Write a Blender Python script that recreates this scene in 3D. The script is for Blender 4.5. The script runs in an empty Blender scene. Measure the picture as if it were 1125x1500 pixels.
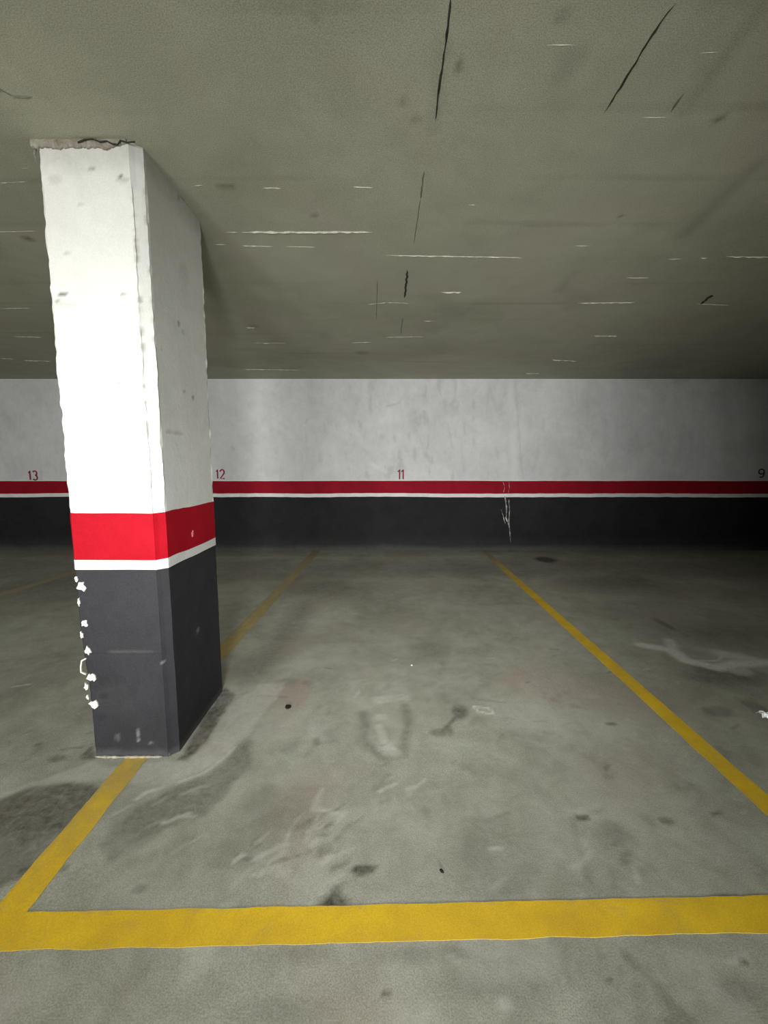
import bpy, math, random
import numpy as np
from mathutils import Vector, Matrix, noise

random.seed(11)
sc = bpy.context.scene
col = sc.collection

# ---------------------------------------------------------------- camera
F = 610.0; CX, CY = 562.5, 750.0
PITCH = math.radians(6.65)
H = 1.25
cam_d = bpy.data.cameras.new('camera'); cam = bpy.data.objects.new('camera', cam_d)
col.objects.link(cam)
cam_d.sensor_fit = 'VERTICAL'; cam_d.sensor_height = 24.0
cam_d.lens = F / 1500.0 * 24.0
cam_d.clip_start = 0.02
cam.location = (0, 0, H)
cam.rotation_euler = (math.radians(90) - PITCH, 0, 0)
sc.camera = cam

def ray(px, py):
    a = (px - CX) / F; b = -(py - CY) / F
    c, s = math.cos(PITCH), math.sin(PITCH)
    return np.array([a, c + b * s, -s + b * c])
def on_floor(px, py):
    r = ray(px, py); t = -H / r[2]; return (r[0]*t, r[1]*t)
D = None
def on_wall(px, py):
    r = ray(px, py); t = D / r[1]; return (r[0]*t, H + r[2]*t)
D = on_floor(CX, 806)[1]
CEIL = on_wall(CX, 555)[1]
def on_ceil(px, py):
    r = ray(px, py); t = (CEIL - H) / r[2]; return (r[0]*t, r[1]*t)
def on_plane_y(px, py, Y):
    r = ray(px, py); t = Y / r[1]; return (r[0]*t, H + r[2]*t)
def on_plane_x(px, py, X):
    r = ray(px, py); t = X / r[0]; return (r[1]*t, H + r[2]*t)
print('D', D, 'CEIL', CEIL)

# ---------------------------------------------------------------- helpers
def tag(o, label=None, cat=None, group=None, kind=None):
    if label: o['label'] = label
    if cat: o['category'] = cat
    if group: o['group'] = group
    if kind: o['kind'] = kind
    return o
def mesh_obj(name, verts, faces, mat, parent=None, smooth=False, mats=None, fmat=None, attrs=None):
    me = bpy.data.meshes.new(name)
    me.from_pydata([tuple(v) for v in verts], [], faces)
    for m in (mats or [mat]): me.materials.append(m)
    if fmat is not None: me.polygons.foreach_set('material_index', fmat)
    if attrs:
        for k, a in attrs.items():
            at = me.attributes.new(k, 'FLOAT', 'POINT'); at.data.foreach_set('value', np.asarray(a, dtype=np.float32))
    if smooth: me.polygons.foreach_set('use_smooth', [True]*len(me.polygons))
    me.update()
    o = bpy.data.objects.new(name, me); col.objects.link(o)
    if parent: o.parent = parent
    return o
def empty(name, loc):
    o = bpy.data.objects.new(name, None); col.objects.link(o); o.location = loc; o.empty_display_size = .1
    return o

def vnoise(P, scale, seed=0.0):
    """cheap smooth value noise on an (n,2|3) array, roughly -1..1"""
    P = np.asarray(P, float)
    if P.shape[1] == 2: P = np.column_stack([P, np.full(len(P), seed*3.7)])
    P = P*scale + seed*17.31
    i = np.floor(P).astype(np.int64); f = P - i; f = f*f*(3-2*f)
    def h(a, b, c):
        n = (a*374761393 + b*668265263 + c*2147483647 + 1013904223) & 0xffffffff
        n = ((n ^ (n >> 13)) * 1274126177) & 0xffffffff
        n = n ^ (n >> 16)
        return (n & 0xffff)/32767.5 - 1.0
    r = 0
    for dx in (0, 1):
        for dy in (0, 1):
            for dz in (0, 1):
                w = (f[:,0] if dx else 1-f[:,0])*(f[:,1] if dy else 1-f[:,1])*(f[:,2] if dz else 1-f[:,2])
                r = r + w*h(i[:,0]+dx, i[:,1]+dy, i[:,2]+dz)
    return r
def fbm(P, scale, seed=0.0, octv=4):
    r = 0; a = 1; t = 0
    for k in range(octv):
        r = r + a*vnoise(P, scale*2**k, seed+k*1.3); t += a; a *= .55
    return r/t
def sstep(a, b, x):
    t = np.clip((x-a)/(b-a), 0, 1); return t*t*(3-2*t)
def seg_dist(P, a, b):
    a = np.array(a); b = np.array(b); d = b-a
    t = np.clip(((P-a)@d)/max(d@d, 1e-12), 0, 1)
    return np.linalg.norm(P-(a+t[:,None]*d), axis=1)
def poly_sd(P, poly):
    """signed distance, negative inside"""
    dist = np.full(len(P), 1e9); inside = np.zeros(len(P), bool); n = len(poly)
    for k in range(n):
        a = poly[k]; b = poly[(k+1) % n]
        dist = np.minimum(dist, seg_dist(P, a, b))
        c = ((a[1] > P[:,1]) != (b[1] > P[:,1]))
        with np.errstate(divide='ignore', invalid='ignore'):
            xx = (b[0]-a[0])*(P[:,1]-a[1])/((b[1]-a[1]) if b[1] != a[1] else 1e-9)+a[0]
        inside ^= c & (P[:,0] < xx)
    return np.where(inside, -dist, dist)
def line_mask(P, pts, w, soft):
    d = np.full(len(P), 1e9)
    for a, b in zip(pts[:-1], pts[1:]): d = np.minimum(d, seg_dist(P, a, b))
    return 1-sstep(w-soft, w+soft, d)
def spacing(*parts):
    """parts: (start, stop, step) joined"""
    out = []
    for a, b, s in parts:
        n = max(1, int(round((b-a)/s))); out += list(np.linspace(a, b, n+1)[:-1])
    out.append(parts[-1][1]); return np.array(out)
def grid(us, vs):
    U, V = np.meshgrid(us, vs); nu, nv = len(us), len(vs)
    idx = np.arange(nu*nv).reshape(nv, nu)
    f = np.stack([idx[:-1,:-1], idx[:-1,1:], idx[1:,1:], idx[1:,:-1]], -1).reshape(-1, 4)
    return U.ravel(), V.ravel(), f

# ---------------------------------------------------------------- materials
def new_mat(name):
    m = bpy.data.materials.new(name); m.use_nodes = True
    nt = m.node_tree; b = nt.nodes['Principled BSDF']; return m, nt, b
def N(nt, t, **kw):
    n = nt.nodes.new(t)
    for k, v in kw.items(): setattr(n, k, v)
    return n
def noise_node(nt, vec, scale, detail=6, rough=.6, dist=0.0):
    n = N(nt, 'ShaderNodeTexNoise'); n.inputs['Scale'].default_value = scale
    n.inputs['Detail'].default_value = detail; n.inputs['Roughness'].default_value = rough
    n.inputs['Distortion'].default_value = dist
    nt.links.new(vec, n.inputs['Vector']); return n.outputs['Fac']
def maprange(nt, v, a, b, c, d, smooth=False):
    n = N(nt, 'ShaderNodeMapRange'); n.clamp = True
    if smooth: n.interpolation_type = 'SMOOTHSTEP'
    for k, x in zip(('From Min', 'From Max', 'To Min', 'To Max'), (a, b, c, d)): n.inputs[k].default_value = x
    nt.links.new(v, n.inputs['Value']); return n.outputs['Result']
def mathn(nt, op, a, b):
    n = N(nt, 'ShaderNodeMath', operation=op)
    for i, x in enumerate((a, b)):
        if isinstance(x, (int, float)): n.inputs[i].default_value = x
        else: nt.links.new(x, n.inputs[i])
    return n.outputs[0]
def mix(nt, fac, a, b, mode='MIX'):
    n = N(nt, 'ShaderNodeMix', data_type='RGBA', blend_type=mode)
    for i, x in ((0, fac), (6, a), (7, b)):
        if isinstance(x, (int, float)): n.inputs[i].default_value = x
        elif isinstance(x, tuple): n.inputs[i].default_value = (*x, 1)
        else: nt.links.new(x, n.inputs[i])
    return n.outputs[2]
def attr(nt, name):
    n = N(nt, 'ShaderNodeAttribute'); n.attribute_name = name; return n.outputs['Fac']
def bump(nt, b, h, strength, dist=.01):
    n = N(nt, 'ShaderNodeBump'); n.inputs['Strength'].default_value = strength; n.inputs['Distance'].default_value = dist
    nt.links.new(h, n.inputs['Height']); nt.links.new(n.outputs[0], b.inputs['Normal'])
def coords(nt): return N(nt, 'ShaderNodeTexCoord').outputs['Object']

def surface_mat(name, c0, c1, tint, dark, light, rough=.8, s_big=1.1, s_mid=6, grain=260, grain_amt=.12,
                tint_amt=.5, edge=.35, bumps=.25, spec=.3):
    """mottled mineral surface; 'dark' and 'light' attributes carry stains and painted-in shade with ragged edges"""
    m, nt, b = new_mat(name); v = coords(nt)
    n1 = noise_node(nt, v, s_big, 6, .62, .6); n2 = noise_node(nt, v, s_mid, 8, .68, .4)
    n3 = noise_node(nt, v, grain, 2, .5); n4 = noise_node(nt, v, s_big*.7+.3, 4, .5, 1.0)
    f = mathn(nt, 'ADD', mathn(nt, 'MULTIPLY', n1, .6), mathn(nt, 'MULTIPLY', n2, .4))
    c = mix(nt, maprange(nt, f, .38, .62, 0, 1), c0, c1)
    c = mix(nt, maprange(nt, n4, .5, .68, 0, tint_amt), c, tint)
    g = maprange(nt, n3, .3, .7, 1-grain_amt, 1+grain_amt)
    gc = N(nt, 'ShaderNodeCombineColor')
    for i in range(3): nt.links.new(g, gc.inputs[i])
    c = mix(nt, 1.0, c, gc.outputs[0], 'MULTIPLY')
    nn = noise_node(nt, v, 34, 8, .72, .5)
    def ragged(a):
        k = mathn(nt, 'ADD', attr(nt, a), mathn(nt, 'MULTIPLY', mathn(nt, 'SUBTRACT', nn, .5), mathn(nt, 'MULTIPLY', attr(nt, a), edge*4)))
        return maprange(nt, k, .02, 1, 0, 1)
    c = mix(nt, ragged('dark'), c, dark)
    c = mix(nt, ragged('light'), c, light)
    nt.links.new(c, b.inputs['Base Color'])
    b.inputs['Roughness'].default_value = rough; b.inputs['Specular IOR Level'].default_value = spec
    hh = mathn(nt, 'ADD', mathn(nt, 'MULTIPLY', n2, 1.0), mathn(nt, 'MULTIPLY', n3, .12))
    bump(nt, b, hh, bumps, .012)
    return m
def paint_mat(name, c, c2, rough=.5, s=5, bumps=.1, wear=None, wear_col=(.3,.3,.26), spec=.35):
    m, nt, b = new_mat(name); v = coords(nt)
    n1 = noise_node(nt, v, s, 7, .65, .4); n3 = noise_node(nt, v, 220, 2, .5)
    cc = mix(nt, maprange(nt, n1, .35, .65, 0, 1), c, c2)
    g = maprange(nt, n3, .3, .7, .9, 1.1); gc = N(nt, 'ShaderNodeCombineColor')
    for i in range(3): nt.links.new(g, gc.inputs[i])
    cc = mix(nt, 1.0, cc, gc.outputs[0], 'MULTIPLY')
    if wear is not None:
        n2 = noise_node(nt, v, 14, 8, .75, .6)
        k = mathn(nt, 'ADD', attr(nt, 'wear'), mathn(nt, 'MULTIPLY', mathn(nt, 'SUBTRACT', n2, .5), wear))
        cc = mix(nt, maprange(nt, k, .25, .95, 0, .95), cc, wear_col)
    nt.links.new(cc, b.inputs['Base Color'])
    b.inputs['Roughness'].default_value = rough; b.inputs['Specular IOR Level'].default_value = spec
    bump(nt, b, mathn(nt, 'ADD', n1, mathn(nt, 'MULTIPLY', n3, .1)), bumps, .01)
    return m

M_floor = surface_mat('floor_concrete', (.27,.274,.222), (.405,.415,.352), (.345,.295,.25), (.07,.066,.052), (.68,.68,.63),
                      rough=.7, s_big=1.6, s_mid=9, grain_amt=.22, tint_amt=.7, edge=.55, bumps=.2, spec=.15)
M_ceil = surface_mat('ceiling_concrete', (.335,.337,.26), (.42,.423,.333), (.405,.365,.305), (.07,.07,.055), (.55,.53,.46),
                     rough=.9, s_big=.8, s_mid=4, grain_amt=.22, tint_amt=.45, bumps=.12, spec=.1)
M_wall = surface_mat('wall_plaster', (.56,.565,.57), (.68,.685,.69), (.6,.6,.63), (.3,.3,.29), (.82,.82,.8),
                     rough=.85, s_big=1.5, s_mid=9, grain_amt=.10, tint_amt=.3, bumps=.45, spec=.15)
M_pwhite = surface_mat('pillar_white_paint', (.68,.69,.65), (.76,.77,.73), (.72,.69,.67), (.2,.19,.17), (.85,.85,.82),
                       rough=.75, s_big=3, s_mid=12, grain_amt=.05, tint_amt=.3, bumps=.18, spec=.2)
M_pgrey = surface_mat('pillar_dark_paint', (.03,.03,.034), (.04,.04,.045), (.036,.035,.045), (.012,.012,.013), (.22,.22,.22),
                      rough=.7, s_big=3, s_mid=12, grain_amt=.14, tint_amt=.5, bumps=.15, spec=.1)
M_dado = surface_mat('wall_dark_paint', (.016,.016,.018), (.024,.024,.026), (.02,.02,.02), (.01,.01,.01), (.13,.13,.12),
                     rough=.75, s_big=2, s_mid=9, grain_amt=.15, tint_amt=.5, bumps=.2, spec=.12)
M_red = paint_mat('red_paint', (.42,.005,.017), (.34,.004,.012), .6, 4, spec=.1)
M_redw = paint_mat('red_wall_paint', (.30,.008,.02), (.24,.006,.015), .7, 3, spec=.08)
M_white = paint_mat('white_stripe_paint', (.78,.78,.76), (.66,.66,.64), .6, 8)
M_yel = paint_mat('yellow_road_paint', (.76,.51,.028), (.62,.40,.03), .7, 6, wear=.9, wear_col=(.29,.26,.17), bumps=.08, spec=.15)
M_chip = paint_mat('exposed_plaster', (.85,.85,.78), (.72,.7,.6), .9, 30, bumps=.5)
M_mortar = paint_mat('mortar', (.58,.54,.44), (.34,.30,.23), .95, 30, bumps=.7)
M_crack = paint_mat('crack_dirt', (.02,.02,.015), (.05,.05,.04), .95, 20)
M_groove = paint_mat('shallow_groove', (.20,.20,.15), (.14,.14,.105), .95, 12)
M_fin = paint_mat('cement_fin', (.62,.6,.52), (.4,.39,.32), .9, 25)
M_num = paint_mat('number_red', (.24,.012,.03), (.34,.03,.05), .7, 20)
M_numg = paint_mat('number_grey', (.06,.055,.055), (.1,.09,.09), .7, 20)
M_black = paint_mat('matte_black', (.008,.008,.008), (.015,.015,.015), .8, 20)
M_foil = paint_mat('white_plastic', (.85,.86,.86), (.75,.76,.76), .3, 10, spec=.6)

# ---------------------------------------------------------------- floor
XL, XR, YF = -8.5, 8.0, -6.0
def FP(*pts): return [on_floor(*p) for p in pts]
us = spacing((XL, -2.6, .15), (-2.6, 2.9, .0125), (2.9, XR, .15))
vs = spacing((YF, .5, .3), (.5, 3.0, .0125), (3.0, D, .03))
X, Y, faces = grid(us, vs)
P = np.column_stack([X, Y])
warp = np.column_stack([fbm(P, 5, 1), fbm(P, 5, 2)])*.035 + np.column_stack([fbm(P, 30, 3), fbm(P, 30, 4)])*.010
Pw = P + warp
dark = np.zeros(len(P)); light = np.zeros(len(P))
def add(arr, m, v): np.maximum(arr, m*v, out=arr)
def poly(arr, pts, v, soft=.02):
    w = FP(*pts); add(arr, 1-sstep(-soft, soft, poly_sd(Pw, w)), v)
def blob(arr, px, py, rx, ry, v, soft=.5):
    c = np.array(on_floor(px, py)); ax = (on_floor(px+rx, py)[0]-on_floor(px-rx, py)[0])/2
    ay = (on_floor(px, py-ry)[1]-on_floor(px, py+ry)[1])/2
    # raggedness in proportion to the blob
    k = min(1.0, min(ax, ay)/.06)
    Q = P + warp*k
    r = np.sqrt(((Q[:,0]-c[0])/ax)**2 + ((Q[:,1]-c[1])/ay)**2)
    add(arr, 1-sstep(1-soft, 1+soft, r), v)
def streak(arr, pts, w, v, soft=.01): add(arr, line_mask(P+warp*.35, FP(*pts), w, soft), v)
# dark floor areas: damp, soiling, stains and painted-in pillar shade
poly(dark, [(-260,1230),(0,1172),(40,1152),(80,1146),(132,1143),(165,1150),(140,1205),(70,1275),(0,1300),(-200,1330)], .50, .015)
poly(dark, [(195,1182),(245,1158),(300,1134),(335,1112),(372,1072),(365,1120),(310,1190),(240,1215),(150,1262),(140,1240)], .34, .02)
poly(dark, [(262,1112),(328,1006),(346,1016),(310,1075),(275,1112)], .55, .012)  # base shadow along the pillar's right foot painted in, with dark dust
poly(dark, [(120,1108),(136,1085),(140,1112)], .5, .01)  # small dark corner at the left foot of the pillar
poly(dark, [(345,985),(430,890),(475,845),(440,930),(400,990),(350,1010)], .30, .12)  # soft pillar shadow painted into the floor colour
blob(dark, 480, 862, 70, 14, .35, .8)  # far end of the painted pillar shadow, near the wall
blob(dark, 60, 860, 110, 25, .35, .8); poly(dark, [(-300,822),(700,822),(1400,822),(1400,850),(760,846),(640,842),(480,852),(-300,850)], .24, .22)  # soft dark patch at left, then soiled band along the wall
blob(dark, 30, 1000, 60, 60, .15, .8)  # faint dark patch left of the pillar
blob(dark, 672, 1043, 12, 10, .5); streak(dark, [(668,1048),(652,1066),(646,1075)], .012, .45); blob(dark, 643, 1073, 13, 6, .4); blob(dark, 657,1070,8,8,.35)
blob(dark, 533, 1274, 17, 8, .62, .3); blob(dark, 545, 1271, 8, 5, .5); blob(dark, 488, 1320, 24, 10, .6, .35); blob(dark, 492,1305,10,8,.4)
blob(dark, 475, 1245, 12, 9, .32); blob(dark, 473,1222,9,4,.3); blob(dark, 420, 1196, 40, 34, .22, .7); blob(dark, 385,1230,35,30,.18,.8)
blob(dark, 463, 1086, 5, 7, .35); blob(dark, 485,1078,12,10,.15,.7); blob(dark, 852, 1197, 11, 5, .5, .3); blob(dark, 893, 1222, 26, 20, .25, .7); blob(dark, 905,1236,14,5,.3)
blob(dark, 975, 1202, 10, 6, .4); blob(dark, 948,1202,10,10,.2,.6); blob(dark, 895, 1060, 9, 3, .45, .4); blob(dark, 627, 952, 32, 13, .2, .4); blob(dark, 690,955,25,8,.2,.6)
blob(dark, 205, 1302, 11, 7, .35); blob(dark, 95, 1272, 6, 6, .35); blob(dark, 1060, 990, 60, 14, .4, .6); blob(dark, 975, 915, 7, 9, .45, .6)
blob(dark, 1050, 1042, 20, 7, .4); blob(dark, 1040,930,90,18,.3,.8); blob(dark, 900,852,70,12,.35,.8); blob(dark,800,820,14,4,.8,.5)
blob(dark, 640, 1100, 45, 22, .0); blob(dark, 85, 1110, 14, 5, .35); blob(dark, 57, 1090, 5, 3, .4); blob(dark, 420,1000,20,6,.2)
streak(dark, [(530,1045),(535,1085),(560,1110),(590,1105),(598,1060),(592,1035)], .022, .28, .02)
streak(dark, [(690,1022),(740,1030)], .006, .25); streak(dark, [(380,1018),(420,1022)], .008, .3)
streak(dark, [(915,1400),(955,1435),(985,1468),(1015,1500)], .014, .3, .012)
streak(dark, [(810,1375),(800,1400),(830,1440)], .012, .2, .012)
blob(dark, 890, 1437, 4, 5, .55); blob(dark, 884, 1470, 10, 3, .5); blob(dark, 1088,1407,7,8,.5); blob(dark, 1080,1450,30,20,.25,.8); blob(dark, 985,1500,25,15,.3,.7)
blob(dark, 565,1455,7,2,.45); blob(dark, 450,1400,35,16,.2,.8); blob(dark, 600,1398,40,14,.22,.7); blob(dark, 668,1395,26,12,.22,.7); blob(dark, 400,1480,60,20,.2,.8); blob(dark,700,1440,50,25,.2,.8)
streak(dark, [(840,1180),(838,1210),(850,1250),(862,1290)], .010, .15, .012)
blob(dark, 320,1265,40,10,.15,.7); blob(dark,1055,1311,15,3,.35)
# pale laitance, scuffs, chips
poly(light, [(546,1021),(596,1017),(598,1027),(548,1033)], .24, .006)
streak(light, [(553,1064),(563,1085),(572,1098)], .018, .30, .015); blob(light, 575,1104,16,6,.25,.5); blob(light, 556,1050,10,5,.2)
streak(light, [(692,1035),(714,1037),(724,1047),(700,1043),(694,1037)], .006, .6, .006)
streak(light, [(150,1126),(100,1142),(40,1152),(0,1166)], .018, .22, .02)
poly(light, [(140,1112),(150,1122),(200,1120),(262,1114),(300,1092),(335,1040),(345,1025),(380,1000),(420,1000),(380,1060),(330,1108),(250,1150),(205,1150),(170,1135),(120,1140),(60,1150),(60,1142)], .22, .015)
streak(light, [(262,1145),(300,1130),(330,1108),(345,1094)], .008, .35, .008)
streak(light, [(200,1170),(215,1160),(240,1152)], .009, .35, .008); streak(light, [(165,1195),(190,1180)], .004, .3)
streak(light, [(940,945),(985,953),(1005,968),(1050,978),(1085,972),(1140,970)], .045, .62, .03)
streak(light, [(980,938),(988,955)], .035, .5, .03); streak(light, [(1020,968),(1052,968),(1062,955)], .010, .5, .01); streak(light, [(1060,958),(1100,966)], .06, .45, .04); blob(light, 1085,982,16,8,.4,.5)
streak(light, [(18,1006),(45,1002)], .006, .5, .006)
streak(light, [(100,800+17),(420,816),(520,817),(700,815),(745,814)], .03, .14, .03)
blob(light, 727, 1243, 11, 3, .35); blob(light, 738, 1470, 14, 12, .25, .6); blob(light, 848,1188,18,6,.15,.6); streak(light, [(1110,1500),(1080,1450)], .01, .12, .01)
streak(light, [(400,1268),(470,1262),(430,1255)], .004, .18, .006); streak(light, [(250,1250),(300,1222)], .004, .2, .006)
blob(light, 455,1285,40,25,.10,.8); streak(light,[(655,1400),(672,1412)],.008,.2,.008); blob(light,60,1450,18,22,.10,.7)
streak(light, [(340,1300),(380,1262),(400,1240)], .008, .14, .012); streak(light,[(420,1060),(430,1066),(395,1062)],.003,.25,.005)
rs = random.Random(77)
for k in range(110):
    cx_, cy_ = rs.uniform(-1.9, 2.1), rs.uniform(.72, 2.7); a_ = rs.gauss(.45, .5); L_ = rs.uniform(.01, .07)
    c_ = (cx_, cy_); d_ = (cx_+math.cos(a_)*L_, cy_+math.sin(a_)*L_)
    m_ = np.hypot(P[:,0]-cx_, P[:,1]-cy_) < .15
    v_ = rs.uniform(.12, .42); arr_ = dark if rs.random() < .55 else light
    sub = line_mask((P+warp*.6)[m_], [c_, d_], rs.uniform(.002, .010), .007)*v_*(1 if arr_ is dark else .7)
    arr_[m_] = np.maximum(arr_[m_], sub)
for (x0_, x1_, y0_, y1_, kk) in [(340, 470, 1180, 1300, 34), (440, 500, 1200, 1330, 14), (820, 940, 1180, 1290, 10), (520, 600, 1090, 1200, 12), (190, 300, 1140, 1230, 16)]:
    for k in range(kk):
        q_ = on_floor(rs.uniform(x0_, x1_), rs.uniform(y0_, y1_)); a_ = rs.gauss(.6, .35); L_ = rs.uniform(.02, .09)
        m_ = np.hypot(P[:,0]-q_[0], P[:,1]-q_[1]) < .16; arr_ = dark if rs.random() < .5 else light
        sub = line_mask((P+warp)[m_], [q_, (q_[0]+math.cos(a_)*L_, q_[1]+math.sin(a_)*L_)], rs.uniform(.002, .012), .008)*rs.uniform(.12, .34)
        arr_[m_] = np.maximum(arr_[m_], sub)
# overall patchiness
near = (1-sstep(2.2, 3.6, Y)*.7)*(1+.7*(1-sstep(.85, 1.15, Y)))
n = fbm(P, 2.2, 7, 5); dark = np.maximum(dark, sstep(.12, .5, n)*.17*near)
n = fbm(P, 9, 9, 4); dark = np.maximum(dark, sstep(.25, .6, n)*.16*near)
n2 = fbm(P, 3.5, 12, 5); light = np.maximum(light, sstep(.15, .55, n2)*.10*near)
def floor_z(P):
    return fbm(P, 1.5, 21, 3)*.0025*np.clip((P[:,1]-.2)/1, 0, 1)*np.clip((D-P[:,1])/.4, 0, 1)
n = fbm(P, 5.5, 15, 5); light = np.maximum(light, sstep(.1, .5, n)*.10*near)
dark = np.clip(dark*1.3, 0, .9); light = np.clip(light*1.25, 0, .9)
Z = floor_z(P) - .0005*dark + .0004*light
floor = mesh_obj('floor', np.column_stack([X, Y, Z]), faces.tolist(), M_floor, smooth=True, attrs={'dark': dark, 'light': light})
tag(floor, 'stained grey-green concrete garage floor', kind='structure')

# ---------------------------------------------------------------- ceiling
us = spacing((XL, -3.2, .15), (-3.2, 3.2, .02), (3.2, XR, .15))
vs = spacing((YF, .3, .3), (.3, 3.5, .02), (3.5, D, .03))
X, Y, faces = grid(us, vs); faces = faces[:, ::-1]
P = np.column_stack([X, Y])
warp = np.column_stack([fbm(P, 3, 31), fbm(P, 3, 32)])*.02
dark = np.zeros(len(P)); light = np.zeros(len(P))
def CP(*pts): return [on_ceil(*p) for p in pts]
def cst(arr, pts, w, v, soft=.02): add(arr, line_mask(P+warp, CP(*pts), w, soft), v)
cst(dark, [(1112,240),(1060,285),(1000,345)], .03, .30, .05); cst(dark, [(650,60),(636,190)], .02, .18, .03)
cst(dark, [(840,400),(820,425)], .02, .25, .05); cst(dark, [(840,80),(825,110)], .03, .2, .04)
cst(dark, [(1120,0),(1000,165)], .02, .22, .03); cst(dark, [(770,328),(880,330)], .015, .22, .02)
cst(dark, [(470,0),(468,25)], .012, .3, .02); cst(dark, [(672,92),(672,104)], .012, .45, .012); cst(dark, [(825,20),(822,28)], .010, .45, .012)
cst(dark, [(1000,360),(1004,300)], .02, .1, .05); cst(dark, [(1020,105),(1055,175)], .01, .15, .03)
for (x, y, r, v) in [(42,350,.03,.6),(262,292,.022,.5),(1053,174,.02,.6),(590,150,.02,.3),(324,273,.02,.45),(337,273,.02,.45),(460,316,.02,.4),(530,517,.08,.35),(372,478,.05,.25),(608,175,.02,.3),(205,545,.03,.2),(908,318,.012,.5)]:
    c = np.array(on_ceil(x, y)); add(dark, 1-sstep(r*.3, r*1.5, np.linalg.norm(P+warp*.2-c, axis=1)), v)
# board seams that cross the ceiling
for k, yy in enumerate([.62, .9, 1.2, 1.52, 1.86, 2.18, 2.52, 2.86, 3.2, 3.55, 3.9, 4.25, 4.6, 4.95, 5.3, 5.6]):
    a = np.abs(Y-yy-.01*np.sin(X*1.3+k)); m = (1-sstep(.006, .03, a))*np.clip(.25+fbm(P*np.array([1., .1]), 1.2, 40+k)*1.4, 0, 1)
    add(dark, m, .22)
n = fbm(P, 1.1, 50, 5); dark = np.maximum(dark, sstep(.1, .5, n)*.14)
n = fbm(P, .9, 57, 5); light = np.maximum(light, sstep(.1, .5, n)*.05)
Z = CEIL + fbm(P, 1.2, 61, 3)*.001
verts = [tuple(v) for v in np.column_stack([X, Y, Z])]
faces = faces.tolist(); fm = [0]*len(faces); dk = list(dark); lt = list(light)
def ribbon(pts, wf, depth, mi, step=.02, jit=.25, seed=1):
    """a ridge (or dirt line) below the ceiling, triangular section"""
    rr = random.Random(seed)
    pts = [Vector((p[0], p[1], 0)) for p in pts]
    path = []
    for a, b in zip(pts[:-1], pts[1:]):
        k = max(2, int((b-a).length/step))
        for i in range(k): path.append(a.lerp(b, i/k))
    path.append(pts[-1]); L = len(path)
    for i, p in enumerate(path):
        t = (path[min(i+1, L-1)]-path[max(i-1, 0)]).normalized(); nrm = Vector((-t.y, t.x, 0))
        e = min(1, min(i, L-1-i)/(L*.12)+.12)
        w = wf*e*(1+rr.uniform(-jit, jit)*1.6); o = nrm*rr.uniform(-1, 1)*wf*.35
        base = len(verts)
        z0 = CEIL+.0012
        verts.append(tuple(p+o+nrm*w+Vector((0,0,z0)))); verts.append(tuple(p+o+Vector((0,0,CEIL-depth*e*(1+rr.uniform(-jit,jit)))))); verts.append(tuple(p+o-nrm*w+Vector((0,0,z0))))
        dk.extend([0]*3); lt.extend([0]*3)
        if i:
            q = base-3
            faces.append([q, q+1, base+1, base]); faces.append([q+1, q+2, base+2, base+1]); fm.extend([mi, mi])
# dark open joints
ribbon(CP((662,-20),(655,50),(646,110),(641,150),(638,178)), .0035, .004, 1, seed=2)
ribbon(CP((990,5),(976,22),(950,60),(920,110),(885,166)), .0042, .004, 1, jit=.3, seed=3)
ribbon(CP((621,250),(616,292)), .0045, .003, 3, jit=.1, seed=4); ribbon(CP((616,290),(611,325),(606,358)), .003, .002, 3, jit=.1, seed=41)
ribbon(CP((597,395),(593,437)), .0085, .006, 1, jit=.02, seed=5)
ribbon(CP((590,465),(587,490)), .006, .003, 3, jit=.1, seed=6); ribbon(CP((553,408),(551,470)), .0045, .002, 3, jit=.1, seed=7)
ribbon(CP((1043,432),(1026,446)), .014, .006, 1, seed=8); ribbon(CP((1003,135),(982,165)), .006, .004, 3, seed=81)
ribbon(CP((-30,132),(0,130),(18,140),(48,142)), .004, .004, 3, seed=82)
# pale cement fins left by the boards
for k, (a, b, w) in enumerate([((355,340),(546,340),.014),((355,360),(400,361),.006),((418,361),(462,362),.005),((566,374),(762,377),.009),((385,275),(413,276),.006),
        ((518,274),(546,275),.005),((686,300),(697,300),.008),((646,428),(676,428),.015),((538,446),(566,443),.008),((566,443),(600,444),.004),((564,494),(622,493),.007),
        ((360,480),(374,480),.010),((385,503),(395,503),.009),((515,502),(545,501),.009),((1063,376),(1140,377),.010),((1025,378),(1036,378),.008),((978,380),(998,379),.005),
        ((846,444),(930,443),.010),((1020,445),(1068,447),.008),((870,492),(904,492),.012),((918,407),(950,407),.006),((808,527),(845,529),.016),((770,547),(790,547),.014),
        ((840,360),(865,360),.004),((940,172),(980,172),.003),((0,452),(45,451),.005),((22,493),(62,494),.006),((35,528),(75,529),.012),((0,525),(20,526),.010),
        ((284,272),(298,271),.004),((310,358),(332,358),.004),((745,377),(768,378),.004),((1025,78),(1055,76),.003),((330,340),(350,340),.003),((0,268),(40,266),.003),((355,541),(440,542),.012),((800,66),(845,66),.003),((620,470),(640,470),.006),
        ((30,246),(44,246),.004),((366,502),(420,503),.004),((-10,340),(60,338),.003)]):
    ribbon(CP(a, b), w*.42, w*.4, 2, jit=.5, seed=100+k)
ceil = mesh_obj('ceiling', verts, faces, M_ceil, mats=[M_ceil, M_crack, M_fin, M_groove], fmat=fm, attrs={'dark': dk, 'light': lt})
tag(ceil, 'raw board-marked concrete ceiling with cracks and pale cement ridges', kind='structure')

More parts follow.
